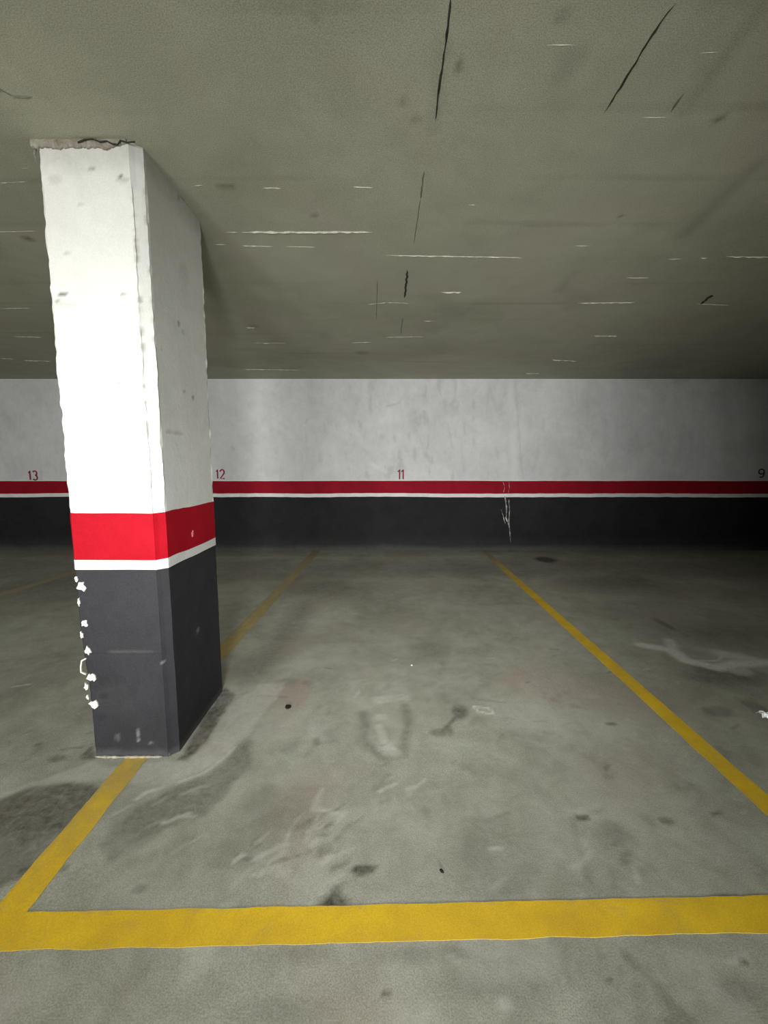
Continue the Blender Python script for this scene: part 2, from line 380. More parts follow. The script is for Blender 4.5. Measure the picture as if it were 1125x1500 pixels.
# ---------------------------------------------------------------- back wall
def wz(px, py): return on_wall(px, py)[1]
zb_white = wz(CX, 728); zb_red = wz(CX, 723); zt_red = wz(CX, 704.5)
us = spacing((XL, -5.6, .2), (-5.6, 5.6, .02), (5.6, XR, .2)); vs = spacing((-.02, zb_white, .1), (zb_white, CEIL+.02, .015))
X, Zw, faces = grid(us, vs)
P = np.column_stack([X, Zw]); warp = np.column_stack([fbm(P, 4, 71), fbm(P, 4, 72)])*.03
dark = np.zeros(len(P)); light = np.zeros(len(P))
def WP(*pts): return [on_wall(*p) for p in pts]
def wst(arr, pts, w, v, soft=.015): add(arr, line_mask(P+warp*.6, WP(*pts), w, soft), v)
wst(dark, [(755,556),(757,590),(760,640),(766,700)], .010, .3); wst(light, [(748,560),(750,620),(756,700)], .05, .25, .05)
wst(dark, [(566,595),(585,590),(587,583)], .012, .35); wst(dark, [(473,556),(471,600)], .01, .15)
wst(dark, [(600,612),(612,640)], .03, .12); wst(dark, [(656,620),(662,655)], .015, .2); wst(dark, [(675,640),(680,690)], .02, .15); wst(dark, [(610,630),(618,650)], .015, .2)
wst(dark, [(718,570),(730,610)], .03, .15); wst(dark, [(645,590),(650,620)], .01, .2); wst(dark, [(448,620),(450,615)], .015, .3); wst(dark, [(340,655),(342,658)], .02, .35)
wst(dark, [(60,690),(60,705)], .02, .25); wst(dark, [(985,560),(1008,556)], .03, .25); wst(light, [(545,680),(565,690)], .03, .3); wst(light, [(400,620),(430,640)], .04, .2)
wst(light, [(560,620),(572,600)], .02, .3); wst(dark, [(0,600),(30,640)], .06, .12, .06); wst(dark, [(1060,570),(1070,690)], .1, .2, .1)
# trowelled plaster: small vertical dabs between the stall numbers
Q = P*np.array([3.2, 1.0]); n = fbm(Q, 4.5, 80, 4)
zone = np.exp(-((X-.55)/1.5)**2)
dark = np.maximum(dark, sstep(.12, .5, n)*.30*(.35+.65*zone)); light = np.maximum(light, sstep(.15, .5, -n)*.25*zone)
n = fbm(P, 2.0, 84, 4); dark = np.maximum(dark, sstep(.15, .5, n)*.12)
Yw = D + fbm(Q, 4, 88, 3)*.004
wall = mesh_obj('wall_back', np.column_stack([X, Yw, Zw]), faces[:, ::-1].tolist()[::1], M_wall, smooth=True, attrs={'dark': dark, 'light': light})
wall.data.flip_normals()
tag(wall, 'white rough-plastered garage wall above a red stripe', kind='structure')

def edge_wave(x, k, amp): return amp*np.array([noise.noise(Vector((float(xx)*1.1, k, 0)))*1.0 + .35*noise.noise(Vector((float(xx)*9, k, 3))) for xx in x])
def wall_band(name, z0f, z1f, mat, proud, parent, label, nz=2, attrs_fn=None):
    xs = spacing((XL, -5.6, .2), (-5.6, 5.6, .02), (5.6, XR, .2)); n = len(xs)
    z0 = z0f(xs); z1 = z1f(xs); V = []; F_ = []
    for j in range(nz+1):
        t = j/nz
        for i, x in enumerate(xs): V.append((x, D-proud-.004, z0[i]*(1-t)+z1[i]*t))
    for i, x in enumerate(xs): V.append((x, D+.004, z1[i]))   # top lip back to the wall
    for j in range(nz+1):
        for i in range(n-1): a = j*n+i; F_.append([a, a+1, a+n+1, a+n])
    at = None
    if attrs_fn: at = attrs_fn(np.array(V))
    o = mesh_obj(name, V, F_, mat, parent, attrs=at); tag(o, label)
    return o
f_wb = lambda x: zb_white + edge_wave(x, 1.5, .010)
f_rb = lambda x: zb_red + edge_wave(x, 1.5, .009)+.002
f_rt = lambda x: zt_red + edge_wave(x, 7.5, .005)
f_wt = lambda x: zt_red + edge_wave(x, 7.5, .005)+.011
def dado_attr(V):
    Pq = V[:, [0, 2]]
    lt_ = (1-sstep(.0, .12, V[:,2]+.03*fbm(Pq, 3, 5)))*.45
    lt_ = np.maximum(lt_, (1-sstep(0, .3, V[:,2]))*.12)
    return {'dark': np.zeros(len(V)), 'light': lt_}
wall_band('dark_dado', lambda x: x*0-.02, f_wb, M_dado, .003, wall, 'near-black painted lower wall', nz=30, attrs_fn=dado_attr)
wall_band('white_stripe', f_wb, f_rb, M_white, .0035, wall, 'thin white painted stripe')
wall_band('red_stripe', f_rb, f_rt, M_redw, .004, wall, 'dark red painted stripe')
wall_band('white_stripe', f_rt, f_wt, M_white, .0035, wall, 'clean white hairline above the red stripe')

def flat_patch(name, outline, Y, th, mat, parent, label=None):
    """irregular patch on a plane facing the viewer side: outline in (x, z), thickness th towards -Y"""
    n = len(outline); V = [(x, Y, z) for x, z in outline] + [(x*.96+sum(p[0] for p in outline)/n*.04, Y-th, z*.96+sum(p[1] for p in outline)/n*.04) for x, z in outline]
    F_ = [list(range(n, 2*n))] + [[i, (i+1) % n, n+(i+1) % n, n+i] for i in range(n)]
    o = mesh_obj(name, V, F_, mat, parent)
    if label: tag(o, label)
    return o
def ragged_outline(cx, cz, rx, rz, n, seed, amt=.3):
    rr = random.Random(seed)
    return [(cx+rx*math.cos(a)*(1+rr.uniform(-amt, amt)), cz+rz*math.sin(a)*(1+rr.uniform(-amt, amt))) for a in [2*math.pi*k/n for k in range(n)]]
# peeled white streak over the dado
def streak_mesh(name, pts, w, mat, parent, Y, seed, label=None):
    rr = random.Random(seed); L = []; R = []
    for a, b in zip(pts[:-1], pts[1:]):
        for k in range(5):
            t = k/5; x = a[0]*(1-t)+b[0]*t; z = a[1]*(1-t)+b[1]*t; ww = w*rr.uniform(.25, 1.25); o = rr.uniform(-1, 1)*w*.5
            L.append((x+o-ww, z)); R.append((x+o+ww, z))
    L.append((pts[-1][0], pts[-1][1])); 
    return flat_patch(name, L+R[::-1], Y, .002, mat, parent, label)
M_peel = paint_mat('peeled_limewash', (.6,.6,.58), (.10,.10,.10), .9, 14)
streak_mesh('paint_drip', WP((739,727),(742,745),(741,758),(745,770)), .009, M_peel, wall, D-.009, 5, 'flaking white drip down the dark dado')
streak_mesh('paint_drip', WP((745,732),(746,748),(745,765),(748,795)), .006, M_peel, wall, D-.009, 6, 'flaking white drip down the dark dado')
streak_mesh('paint_drip', WP((737,706),(739,714),(737,722)), .005, M_peel, wall, D-.010, 7, 'pale scratch across the red stripe')
streak_mesh('paint_drip', WP((745,706),(746,714),(744,722)), .004, M_peel, wall, D-.010, 8, 'pale scratch across the red stripe')
streak_mesh('paint_drip', WP((734,746),(737,756),(740,768)), .006, M_peel, wall, D-.009, 9, 'flaking white drip down the dark dado')

# ---------------------------------------------------------------- stall numbers
def stroke(poly_pts, w, V, F_, Y, th):
    n = len(poly_pts); base = len(V)
    for i, (x, z) in enumerate(poly_pts):
        a = poly_pts[max(i-1, 0)]; b = poly_pts[min(i+1, n-1)]
        tx, tz = b[0]-a[0], b[1]-a[1]; l = math.hypot(tx, tz) or 1; nx, nz = -tz/l*w, tx/l*w
        for yy in (Y, Y-th): V.append((x+nx, yy, z+nz)); V.append((x-nx, yy, z-nz))
    for i in range(n-1):
        q = base+4*i; r = q+4
        F_ += [[q+2, q+3, r+3, r+2], [q, q+2, r+2, r], [q+3, q+1, r+1, r+3]]
    F_ += [[base, base+1, base+3, base+2], [base+4*n-4, base+4*n-2, base+4*n-1, base+4*n-3]]
ONE = [[(.15,.78),(.5,1),(.5,0)]]
arc = lambda cx, cy, rx, ry, a0, a1, n=12: [(cx+rx*math.cos(math.radians(a0+(a1-a0)*k/n)), cy+ry*math.sin(math.radians(a0+(a1-a0)*k/n))) for k in range(n+1)]
TWO = [arc(.5,.72,.42,.28,170,-30)+[(.08,0),(.95,0)]]
THREE = [arc(.45,.75,.42,.25,150,-80)+arc(.45,.26,.47,.27,80,-150)]
NINE = [arc(.5,.68,.4,.3,0,360,16)+[(.9,.5)]+arc(.5,.35,.4,.35,0,-120,8)]
def number(digits, x0, x1, y0, y1, mat, label, widths):
    V = []; F_ = []
    ax, az = on_wall(x0, y0); bx, bz = on_wall(x1, y1)
    cxm = (ax+bx)/2; H_ = az-bz; cur = ax
    for dgt, (o, w) in zip(digits, widths):
        for s in dgt:
            stroke([(ax+(bx-ax)*(o+w*u)-cxm, bz+H_*v-bz) for u, v in s], .0095, V, F_, 0, .003)
    ob = mesh_obj('stall_number', V, F_, mat); ob.location = (cxm, D-.0045, bz)
    tag(ob, label, 'number', 'painted stall numbers on the back wall')
number([ONE, THREE], 41, 56, 690, 703, M_num, 'dark red painted stall number 13 on the white wall, left of the pillar', [(0,.4),(.5,.5)])
number([ONE, TWO], 316, 329.5, 688, 701, M_num, 'dark red painted stall number 12 on the white wall, right beside the pillar', [(0,.4),(.45,.55)])
number([ONE, ONE], 582, 591.5, 688, 702, M_num, 'dark red painted stall number 11 above the red stripe mid-wall', [(-.05,.8),(.5,.8)])
number([NINE], 1110.5, 1119, 687, 699, M_numg, 'dark grey painted number 9 on the dim right end of the wall', [(0,1)])

# ---------------------------------------------------------------- pillar
Yf = on_floor(190, 1108)[1]
x_l = on_plane_y(138, 1108, Yf)[0]; x_f = on_plane_y(246.5, 1108, Yf)[0]
x_s = on_plane_y(262.5, 1096, Yf+.03)[0]
Yb = on_plane_x(326.5, 1004, x_s)[0]
print('pillar', x_l, x_f, x_s, Yf, Yb)
pc = ((x_l+x_s)/2, (Yf+Yb)/2)
pillar = empty('concrete_pillar', (pc[0], pc[1], 0))
tag(pillar, 'square concrete pillar, white above, red and white bands, dark grey base', 'pillar', kind='thing')
def fz(y): return on_plane_y(180, y, Yf)[1]
z_top = CEIL; zr1 = fz(752); zr0 = fz(820.5); zw0 = fz(834.5)
z_j1 = fz(438); z_j2 = fz(625); z_j3 = fz(958)
# profile, walked anticlockwise seen from above, starting at back left
STEP = .012
def densify(pts, tags):
    out = []; tg = []
    for i in range(len(pts)-1):
        a, b = pts[i], pts[i+1]; L = math.hypot(b[0]-a[0], b[1]-a[1]); k = max(1, int(L/STEP)) if tags[i] in ('F', 'S', 'C') else max(1, int(L/.06))
        for j in range(k):
            t = j/k; out.append((a[0]*(1-t)+b[0]*t, a[1]*(1-t)+b[1]*t)); tg.append((tags[i], t if j else 0.0, j == 0))
    return out, tg
lc = .012; FLARE = .019
prof = [(x_l, Yb), (x_l, Yf+lc), (x_l+lc, Yf), (x_f, Yf), (x_f+.0015, Yf+.005), (x_s, Yf+.034), (x_s, Yb-.01), (x_s-.01, Yb), (x_l, Yb)]
ptags = ['L', 'E', 'F', 'E', 'C', 'S', 'E', 'B']
ring, rtag = densify(prof, ptags); NR = len(ring)
ring_a = np.array(ring)
def band(name, z0, z1, mat, label, off=0.0, dz=.012, blobs=(), wav0=0.0, wav1=0.0, jag=.0022):
    nz = max(1, int((z1-z0)/dz)); V = []
    for j in range(nz+1):
        t = j/nz
        for i, (x, y) in enumerate(ring):
            zz0 = z0+wav0*noise.noise(Vector((x*6, y*6, 3))); zz1 = z1+wav1*noise.noise(Vector((x*6, y*6, 9)))
            z = zz0*(1-t)+zz1*t; tg, tt, corner = rtag[i]
            # outward offset along the direction from the core
            dx = (1 if x > pc[0]+.12 else (-1 if x < pc[0]-.12 else 0)); 
            ox = oy = 0
            if tg == 'F' and not corner: oy = -off
            elif tg == 'S' and not corner: ox = off
            elif tg == 'L' and not corner: ox = -off
            elif tg == 'C' or corner: ox = off*(1 if x > pc[0] else -1); oy = -off if y < pc[1] else off
            w = .0016*noise.noise(Vector((x*5, y*5, z*3)))
            jn = noise.noise(Vector((z*26, i*.9, 1)))*jag + noise.noise(Vector((z*7, i*.9, 5)))*jag*1.3
            if corner and tg == 'C' and name != 'white_shaft': oy -= .0025
            if corner and x < x_l+.02 and name == 'white_shaft': jn *= 1.5
            if corner: ox += jn; oy += jn*.4
            elif tg == 'F': oy += w
            elif tg == 'S': ox += w
            g = 0
            for zj in (z_j1, z_j2, z_j3):
                g = max(g, math.exp(-((z-zj)/.006)**2)*.0018)
            if tg == 'F': oy += g
            if x < x_l+.06:   # the left arris is built out above the knocks
                ox -= FLARE*float(sstep(.22, .60, z))*(1-max(0, x-x_l-lc)/.06 if x > x_l+lc else 1)
            V.append((x+ox-pc[0], y+oy-pc[1], z))
    F_ = [[j*NR+i, j*NR+(i+1) % NR, (j+1)*NR+(i+1) % NR, (j+1)*NR+i] for j in range(nz) for i in range(NR)]
    F_.append(list(range(NR))[::-1]); F_.append([nz*NR+i for i in range(NR)])
    Va = np.array(V); W = Va + np.array([pc[0], pc[1], 0])
    dk = np.zeros(len(V)); lt_ = np.zeros(len(V))
    for (face, px, py, rx, rz, v, which) in blobs:
        if face == 'F': cx_, cz_ = on_plane_y(px, py, Yf); u = W[:,0]; on = W[:,1] < Yf+.012
        else: cx_, cz_ = on_plane_x(px, py, x_s); u = W[:,1]; on = W[:,0] > x_s-.012
        wn = fbm(np.column_stack([u, W[:,2]]), 30, 3)*.35
        r = np.sqrt(((u-cx_)/rx)**2+((W[:,2]-cz_)/rz)**2)+wn
        m = (1-sstep(.5, 1.3, r))*v*on
        tgt = dk if which == 'd' else lt_; np.maximum(tgt, m, out=tgt)
    if name == 'dark_base':
        np.maximum(lt_, (1-sstep(0, .05, W[:,2]+.02*fbm(W[:, [0,2]], 15, 2)))*.25, out=lt_)
    if name == 'white_shaft':
        for j in range(nz+1):
            for i in range(NR):
                tg, tt, corner = rtag[i]
                if corner and tg in ('E', 'C') and x_f-.004 < ring[i][0] < x_f+.004:
                    z_ = z0+(z1-z0)*j/nz
                    nn_ = noise.noise(Vector((z_*34, 2, 2)))+.5*noise.noise(Vector((z_*9, 4, 2)))
                    dk[j*NR+i] = max(dk[j*NR+i], min(.5, max(0, nn_*1.5+.12))*(1 if z_ < CEIL-.25 else .5))
                if corner and tg == 'S' :
                    z_ = z0+(z1-z0)*j/nz; dk[j*NR+i] = max(dk[j*NR+i], min(.35, max(0, noise.noise(Vector((z_*28, 8, 2)))*1.2)))
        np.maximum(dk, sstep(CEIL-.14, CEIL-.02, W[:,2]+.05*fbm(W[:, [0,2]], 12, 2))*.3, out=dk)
    o = mesh_obj(name, V, F_, mat, pillar, attrs={'dark': dk, 'light': lt_}); tag(o, label); return o
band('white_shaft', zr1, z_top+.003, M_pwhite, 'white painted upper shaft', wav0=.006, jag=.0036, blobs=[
    ('F',134,246,.018,.008,.6,'d'),('F',176,258,.010,.005,.95,'d'),('F',180,263,.028,.012,.35,'d'),('F',80,262,.03,.02,.22,'d'),('F',118,298,.012,.006,.35,'d'),
    ('F',164,348,.006,.005,.8,'d'),('F',98,370,.015,.006,.4,'d'),('F',180,430,.012,.007,.7,'d'),('F',92,431,.016,.005,1,'d'),('F',84,441,.014,.012,.6,'d'),('F',100,447,.04,.012,.22,'d'),
    ('F',115,516,.009,.005,.8,'d'),('F',120,438,.10,.0035,.35,'d'),('F',173,561,.006,.004,.7,'d'),('F',152,618,.006,.004,.6,'d'),('F',150,625,.13,.003,.25,'d'),
    ('F',205,252,.012,.012,.5,'d'),('F',120,236,.13,.004,.2,'d'),('F',180,200,.09,.010,.25,'d'),
    ('S',262,474,.013,.012,.75,'d'),('S',268,487,.02,.010,.3,'d'),('S',283,583,.012,.010,.7,'d'),('S',270,574,.010,.01,.5,'d'),('S',260,634,.05,.010,.35,'d'),('S',248,632,.03,.010,.4,'d'),
    ('S',262,290,.012,.02,.6,'d'),('S',270,400,.05,.06,.12,'d'),('S',236,510,.006,.012,.5,'d')])
band('red_band', zr0, zr1, M_red, 'bright red painted band', off=.0012, wav0=.006, wav1=.006, jag=.001)
band('white_band', zw0, zr0, M_white, 'white painted band', off=.0016, wav0=.004, wav1=.006, jag=.001)
band('dark_base', -.01, zw0, M_pgrey, 'charcoal painted base', wav1=.004, jag=.001, blobs=[
    ('F',201,1075,.006,.03,.8,'l'),('F',203,1084,.008,.008,.9,'l'),('F',221,1087,.014,.006,.7,'l'),('F',172,1080,.012,.02,.35,'l'),('F',190,955,.12,.004,.18,'l'),('F',238,972,.006,.005,.9,'l'),
    ('F',165,1030,.10,.10,.05,'l'),('S',290,923,.016,.014,.5,'l'),('F',152,1020,.02,.012,.5,'d'),('F',150,1050,.03,.02,.3,'d')])
# pale knot on the red side
def patch_on_front(name, px, py, rx, ry, seed, mat=M_chip, label='chip of exposed white plaster', n=11, th=.005, amt=.3):
    cx_, cz_ = on_plane_y(px, py, Yf); k = (on_plane_y(px+1, py, Yf)[0]-cx_)
    out = ragged_outline(cx_, cz_, rx*k, ry*k, n, seed, amt)
    o = flat_patch(name, [(x-pc[0], z) for x, z in out], Yf+.001-pc[1], th, mat, pillar, label); return o
for k, (px, py, rx, ry) in enumerate([(119.5,859,6.5,7.5),(112.5,848,2.2,4),(116,881,1.8,7),(125,913,5,5),(120.5,930,2,6.5),(129.5,952,4.5,6),(126.5,973,0,0),
                                      (135,992,6.5,6.5),(127,1006,3,6),(129,1021,2,3.5),(138,1031,6,5.5)]):
    if rx: patch_on_front('plaster_chip', px, py, rx, ry, 40+k, amt=.42, n=13)
# outlined break in the corner: a C-shaped rim of plaster
V = []; F_ = []
rim = [on_plane_y(a, b, Yf) for a, b in [(127,964),(121,967),(119.5,976),(120,984),(127,987)]]
stroke([(x-pc[0], z) for x, z in rim], .0028, V, F_, Yf-pc[1]-.001, .005)
tag(mesh_obj('plaster_chip', V, F_, M_chip, pillar), 'C-shaped rim of exposed white plaster')
cy_, cz_ = on_plane_x(281.5, 782, x_s)
def side_patch(name, py_, pz_, r, seed, mat, label):
    out = ragged_outline(py_-pc[1], pz_, r, r*1.1, 9, seed, .25); n = len(out)
    V = [(x_s-pc[0]+.0008, y, z) for y, z in out]+[(x_s-pc[0]+.005, y*.8+.2*(py_-pc[1]), z*.8+.2*pz_) for y, z in out]
    tag(mesh_obj(name, V, [list(range(n, 2*n))]+[[i, (i+1) % n, n+(i+1) % n, n+i] for i in range(n)], mat, pillar), label)
M_knot = paint_mat('worn_red', (.5,.16,.16), (.4,.08,.09), .8, 30)
side_patch('plaster_chip', cy_, cz_, .014, 71, M_knot, 'pinkish worn knot in the red band')
# ragged mortar at the top and at the foot
def mortar_strip(name, path, r, seed, label, mat=M_mortar, flat=.6):
    rr = random.Random(seed); V = []; F_ = []; ns = 8; pts = []
    for a, b in zip(path[:-1], path[1:]):
        a = Vector(a); b = Vector(b); k = max(2, int((b-a).length/.010))
        for i in range(k): pts.append(a.lerp(b, i/k))
    pts.append(Vector(path[-1])); L = len(pts)
    for i, p in enumerate(pts):
        t = (pts[min(i+1, L-1)]-pts[max(i-1, 0)]).normalized(); s = Vector((0,0,1)); o = t.cross(s)
        e = min(1, (min(i, L-1-i)+.4)/2.5); rad = r*e*(.65+.6*rr.random())
        for q in range(ns):
            a = 2*math.pi*q/ns; V.append(p+o*math.cos(a)*rad*(1+rr.uniform(-.2,.2))+s*math.sin(a)*rad*flat*(1+rr.uniform(-.3,.3)))
    for i in range(L-1):
        for q in range(ns): F_.append([i*ns+q, i*ns+(q+1) % ns, (i+1)*ns+(q+1) % ns, (i+1)*ns+q])
    F_.append(list(range(ns))[::-1]); F_.append([(L-1)*ns+q for q in range(ns)])
    tag(mesh_obj(name, V, F_, mat, pillar, smooth=True), label)
dx0, dx1, dx2 = x_l-pc[0], x_f-pc[0], x_s-pc[0]; dy0 = Yf-pc[1]; dyb = Yb-pc[1]
M_topm = paint_mat('top_mortar_mix', (.34,.325,.27), (.20,.165,.135), .95, 24, bumps=.8)
def top_rim():
    rr = random.Random(9); n = 60; x0 = dx0-.034; x1 = dx1-.004; V = []; F_ = []
    for i in range(n+1):
        t = i/n; x = x0+(x1-x0)*t
        dp = .026+.010*noise.noise(Vector((x*22, 0, 4)))+.003*rr.uniform(-1, 1); dp *= min(1, .35+(1-t)*3)
        pr = .010+.007*noise.noise(Vector((x*30, 5, 4)))+.002*rr.uniform(-1, 1)
        V += [(x, dy0-pr*.8, CEIL+.002), (x, dy0-pr, CEIL-dp*.5), (x, dy0-pr*.6, CEIL-dp), (x, dy0+.004, CEIL-dp-.002), (x, dy0+.02, CEIL+.002)]
        if i:
            q = 5*(i-1); r = 5*i
            F_ += [[q+j, r+j, r+j+1, q+j+1] for j in range(4)]
    F_ += [[0, 1, 2, 3, 4], [5*n+j for j in (4, 3, 2, 1, 0)]]
    tag(mesh_obj('top_mortar', V, F_, M_topm, pillar), 'ragged brownish mortar rim under the ceiling')
    V = []; F_ = []
    pts = [on_plane_y(a, b, Yf) for a, b in [(118,213),(128,209),(140,208),(150,212),(160,211),(168,215),(176,216),(180,210),(190,213),(201,212)]]
    stroke([(x-pc[0], z) for x, z in pts], .0018, V, F_, dy0-.012, .004)
    tag(mesh_obj('crack', V, F_, M_crack, pillar), 'dark open crack in the top rim')
top_rim()
mortar_strip('top_mortar', [(dx0-.030, dy0+.02, CEIL-.01), (dx0-.030, dy0+.004, CEIL-.04), (dx0-.022, dy0+.004, CEIL-.085)], .010, 8, 'lump of mortar on the upper left corner', M_topm, 1.0)
mortar_strip('foot_mortar', [(dx0+.004, dy0-.004, .002), (dx0+.1, dy0-.006, .002), (dx1-.02, dy0-.004, .002)], .006, 4, 'unpainted mortar line at the foot', M_mortar, .6)
mortar_strip('foot_mortar', [(dx1+.006, dy0-.004, .001), (dx1+.010, dy0-.008, .022)], .007, 5, 'small cream mortar stub at the right foot corner', M_mortar, .9)

# ---------------------------------------------------------------- floor markings
def marking(name, c0, c1, w0, w1, label, wear_fn, z=.0035, seed=0, seg=.02, group=None, across=6):
    """strip from c0 to c1 (world xy), half widths w0, w1, with slightly wavy painted edges"""
    a = Vector((*c0, 0)); b = Vector((*c1, 0)); L = (b-a).length; t = (b-a)/L; nrm = Vector((-t.y, t.x, 0)); k = int(L/seg)
    V = []; F_ = []; wear = []
    for i in range(k+1):
        s = i/k; p = a.lerp(b, s); hw = w0*(1-s)+w1*s
        e0 = hw+.004*noise.noise(Vector((s*L*9, seed, 0)))+.002*noise.noise(Vector((s*L*40, seed, 1)))
        e1 = hw+.004*noise.noise(Vector((s*L*9, seed, 5)))+.002*noise.noise(Vector((s*L*40, seed, 7)))
        row = [p+nrm*e0-Vector((0,0,.003))]+[p+nrm*(e0*(1-2*j/across) if j*2 <= across else -e1*(2*j/across-1)) for j in range(across+1)]+[p-nrm*e1-Vector((0,0,.003))]
        fzs = floor_z(np.array([[v.x, v.y] for v in row]))
        for v, zz in zip(row, fzs): v.z += float(zz)
        for q, v in enumerate(row):
            V.append((v.x-a.x, v.y-a.y, v.z)); 
            ed = 1-abs((q-1)/across-.5)*2
            wear.append(min(1.3, wear_fn(s, v)+(.9 if q in (0, across+2) else .10 if ed < .05 else 0)))
        if i:
            m = across+3; q0 = (i-1)*m; q1 = i*m
            for q in range(m-1): F_.append([q0+q, q1+q, q1+q+1, q0+q+1])
    o = mesh_obj(name, V, F_, M_yel, attrs={'wear': wear}); o.location = (a.x, a.y, z)
    o.data.flip_normals()
    tag(o, label, 'floor marking', group or 'yellow parking lines on the floor'); return o
# front line
def two(a, b, xs):  # line through two pixels continued to world x
    p = on_floor(*a); q = on_floor(*b); s = (q[1]-p[1])/(q[0]-p[0]); return [(x, p[1]+s*(x-p[0])) for x in xs]
tl = two((46,1337), (1125,1312), (-2.6, 2.8)); bl = two((0,1393.5), (1125,1366), (-2.6, 2.8))
c0 = (-2.6, (tl[0][1]+bl[0][1])/2); c1 = (2.8, (tl[1][1]+bl[1][1])/2)
marking('parking_line', c0, c1, abs(tl[0][1]-bl[0][1])/2, abs(tl[1][1]-bl[1][1])/2, 'broad bright yellow line painted across the front of the stall',
        lambda s, v: .20+.10*noise.noise(v*2.0)+max(0, (v.x-.95))*.1, z=.0012, seed=1)
# left divider: front piece, then behind the pillar
def yl(x): return (tl[0][1]+(tl[1][1]-tl[0][1])*(x+2.6)/5.4)
pA = on_floor(25, 1323); pB = on_floor(190, 1122); pC = on_floor(397, 878)
dL = ((pB[0]-pA[0]), (pB[1]-pA[1]))
def along(p, d, y): return (p[0]+d[0]*(y-p[1])/d[1], y)
w_l = (on_floor(204,1126)[0]-on_floor(174,1119)[0])/2*.97
s0 = along(pA, dL, yl(pA[0])-.01)
marking('parking_line', s0, along(pB, dL, Yf-.006), w_l, w_l*.98, 'yellow divider line running from the front line to the foot of the pillar',
        lambda s, v: .26+.42*max(0, s-.2)+.12*noise.noise(v*3.0), z=.0009, seed=2)
x2 = pC[0]; dF = (on_floor(335,944)[0]-pC[0], on_floor(335,944)[1]-pC[1])
print('left line', pA, pB, pC, along(pC, dF, Yb))
marking('parking_line', along(pC, dF, Yb+.006), along(pC, dF, D-.03), .055, .055, 'faded yellow divider line emerging behind the pillar towards the wall',
        lambda s, v: .70+.42*s+.16*noise.noise(v*3.0), z=.0009, seed=3)
r0 = on_floor(765, 857); r1 = on_floor(1051, 1114); r2 = on_floor(1125, 1180); dR = (r2[0]-r0[0], r2[1]-r0[1])
ye = yl(1.2)
w_r = (on_floor(1056,1100)[0]-on_floor(1027,1100)[0])/2
marking('parking_line', along(r0, dR, tl[1][1]-.0), along(r0, dR, D-.02), w_r, w_r*.95, 'long yellow divider line running back to the wall on the right',
        lambda s, v: .22+.1*s+.8*max(0, s-.62)/.38+.1*noise.noise(v*2.5), z=.0009, seed=4)
q0 = on_floor(-2, 882); vpx = on_floor(189, 812)
marking('parking_line', (q0[0]-.35, q0[1]-.8*((vpx[1]-q0[1])/abs(vpx[0]-q0[0]+1e-6) if False else 1.6)), (q0[0]+.05, D-.03), .055, .055, 'very faint worn yellow divider line at the far left edge',
        lambda s, v: .88+.2*s, z=.0009, seed=5)

# ---------------------------------------------------------------- small things on the floor
def pebble(name, px, py, rx, ry, rz, mat, label, cat, seed, rot=0):
    x, y = on_floor(px, py); V = []; F_ = []; nu, nv = 14, 8; rr = random.Random(seed)
    for j in range(nv+1):
        ph = math.pi*j/nv
        for i in range(nu):
            a = 2*math.pi*i/nu; v = Vector((math.cos(a)*math.sin(ph), math.sin(a)*math.sin(ph), math.cos(ph)))
            k = 1+.28*noise.noise(v*1.7+Vector((seed, 0, 0)))
            V.append((v.x*rx*k, v.y*ry*k, v.z*rz*k+rz*.8))
    F_ = [[j*nu+i, (j+1)*nu+i, (j+1)*nu+(i+1) % nu, j*nu+(i+1) % nu] for j in range(nv) for i in range(nu)]
    o = mesh_obj(name, V, F_, mat, smooth=True); o.location = (x, y, .001); o.rotation_euler.z = rot
    tag(o, label, cat); return o
pebble('hole_disc', 422, 1036, .017, .019, .003, M_black, 'small flat black disc standing for a hole in the floor to the right of the pillar', 'disc', 3)  # flat disc drawn in place of the floor hole
pebble('pebble', 647, 1277, .005, .008, .003, M_black, 'tiny black pebble on the floor just behind the front yellow line', 'pebble', 5, .7)
pebble('paper_scrap', 603, 975, .007, .008, .003, M_foil, 'tiny white scrap lying mid-floor in the stall', 'scrap', 6)
# crumpled strip of white plastic at the right
def crumple(px, py):
    x, y = on_floor(px, py); rr = random.Random(4); V = []; F_ = []; nu, nv = 14, 7
    for j in range(nv):
        for i in range(nu):
            u = i/(nu-1); v = j/(nv-1)
            V.append((u*.085-.01+.006*rr.uniform(-1,1), -u*.045+(v-.5)*.035*(1.1-.5*u)+.005*rr.uniform(-1,1), .004+.018*abs(noise.noise(Vector((u*5, v*4, 2))))*1.6+.006*rr.random()+.012*math.sin(v*math.pi)))
    F_ = [[j*nu+i, j*nu+i+1, (j+1)*nu+i+1, (j+1)*nu+i] for j in range(nv-1) for i in range(nu-1)]
    o = mesh_obj('crumpled_wrapper', V, F_, M_foil); o.location = (x, y, .002)
    s = o.modifiers.new('thick', 'SOLIDIFY'); s.thickness = .0012
    tag(o, 'crumpled shiny white wrapper lying at the right edge of the floor', 'wrapper')
crumple(1114, 1050)

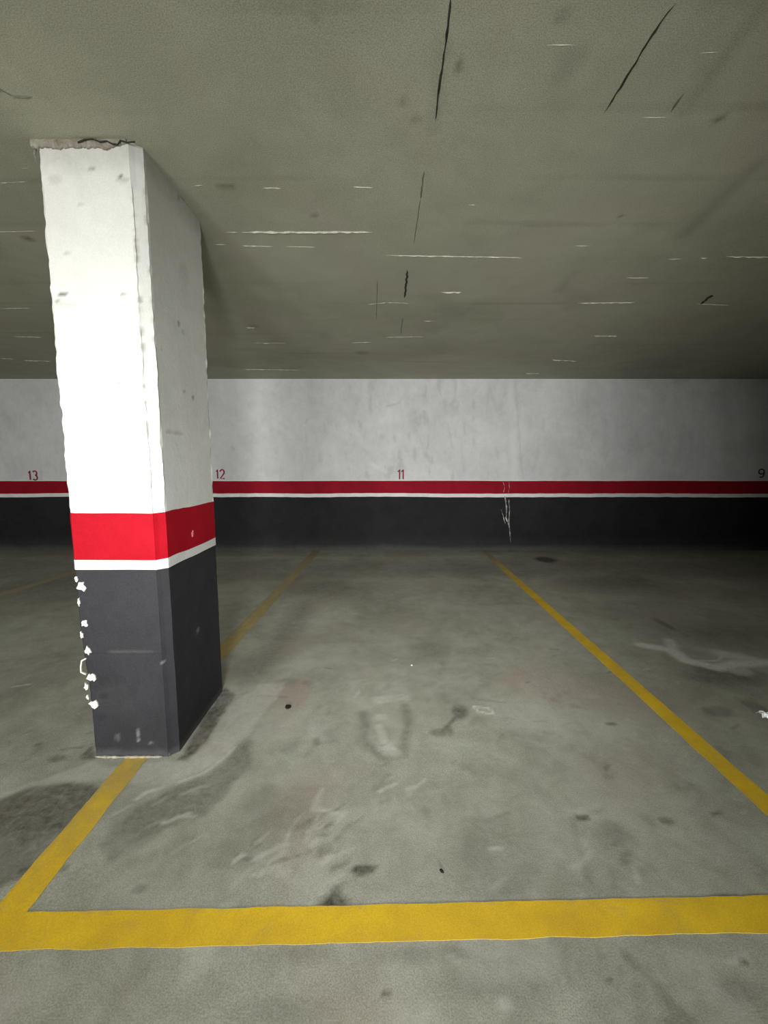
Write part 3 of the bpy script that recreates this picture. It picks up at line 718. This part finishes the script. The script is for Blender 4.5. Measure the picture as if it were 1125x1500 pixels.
# ---------------------------------------------------------------- remaining walls of the garage (out of view)
def slab(name, lo, hi, mat, label):
    (x0,y0,z0),(x1,y1,z1) = lo, hi
    V = [(x0,y0,z0),(x1,y0,z0),(x1,y1,z0),(x0,y1,z0),(x0,y0,z1),(x1,y0,z1),(x1,y1,z1),(x0,y1,z1)]
    F_ = [[0,3,2,1],[4,5,6,7],[0,1,5,4],[1,2,6,5],[2,3,7,6],[3,0,4,7]]
    o = mesh_obj(name, V, F_, mat, attrs={'dark': [0]*8, 'light': [0]*8}); tag(o, label, kind='structure'); return o
slab('wall_left', (XL-.2, YF, 0), (XL, D, CEIL), M_wall, 'white side wall of the garage')
slab('wall_right', (XR, YF, 0), (XR+.2, D, CEIL), M_dado, 'dark side wall of the garage')
slab('wall_front', (XL, YF-.2, 0), (XR, YF, CEIL), M_wall, 'white wall across the driving aisle')

# ---------------------------------------------------------------- light
def spot(name, loc, target, energy, angle, blend, radius, color):
    d = bpy.data.lights.new(name, 'SPOT'); d.energy = energy; d.spot_size = math.radians(angle); d.spot_blend = blend
    d.shadow_soft_size = radius; d.color = color
    o = bpy.data.objects.new(name, d); col.objects.link(o); o.location = loc
    o.rotation_euler = (Vector(target)-Vector(loc)).to_track_quat('-Z', 'Y').to_euler(); return o
def area(name, loc, rot, sx, sy, energy, color):
    d = bpy.data.lights.new(name, 'AREA'); d.shape = 'RECTANGLE'; d.size = sx; d.size_y = sy; d.energy = energy; d.color = color
    o = bpy.data.objects.new(name, d); col.objects.link(o); o.location = loc; o.rotation_euler = rot; return o
def disc(name, loc, target, size, energy, color, spread):
    d = bpy.data.lights.new(name, 'AREA'); d.shape = 'DISK'; d.size = size; d.energy = energy; d.color = color; d.spread = math.radians(spread)
    o = bpy.data.objects.new(name, d); col.objects.link(o); o.location = loc
    o.rotation_euler = (Vector(target)-Vector(loc)).to_track_quat('-Z', 'Y').to_euler(); return o
# fill lights added behind and beside the camera; no such lamps seen
spot('fill_spot', (-.65, -.35, 1.05), (-1.0, 1.65, 1.0), 58, 60, 1.0, .30, (1, 1, .96))
spot('fill_spot', (0, -.1, 1.25), (-.2, 5.9, 1.0), 5.5, 125, 1.0, .05, (1, 1, .97))
spot('fill_spot', (.45, -2.6, .75), (.1, 5.9, 1.5), 1090, 50, 1.0, .30, (1, .995, .97))
spot('fill_spot', (1.2, -2.8, .9), (2.2, 5.9, 1.15), 470, 44, 1.0, .30, (1, .995, .97))
spot('fill_spot', (-1.6, -2.8, .8), (-1.6, 5.9, 1.4), 300, 90, 1.0, .30, (1, 1, .97))
spot('fill_spot', (-1.0, -3.5, 1.2), (-4.5, 5.9, 1.3), 1030, 60, 1.0, .30, (1, 1, .98))
spot('floor_fill_spot', (-.2, -.9, 2.25), (.05, 1.9, 0), 125, 75, 1.0, .20, (1, 1, .96))  # unseen lights added above to brighten the floor
spot('floor_fill_spot', (-.2, -.3, 2.3), (-.1, 2.2, 0), 82, 60, 1.0, .20, (1, 1, .96))
spot('floor_fill_spot', (.2, .6, 2.3), (.1, 2.9, 0), 75, 60, 1.0, .20, (1, 1, .96))
area('fill_area', (-4.5, -1.4, CEIL-.10), (0, 0, 0), 1.5, .3, 95, (1, .99, .94))  # unseen area light added at left as general fill
w = bpy.data.worlds.new('dim_garage'); sc.world = w; w.use_nodes = True
w.node_tree.nodes['Background'].inputs[0].default_value = (.5,.5,.48,1); w.node_tree.nodes['Background'].inputs[1].default_value = 0.02

sc.view_settings.view_transform = 'Standard'; sc.view_settings.look = 'None'
sc.view_settings.exposure = 0.0; sc.view_settings.gamma = 1.0; sc.view_settings.use_curve_mapping = False
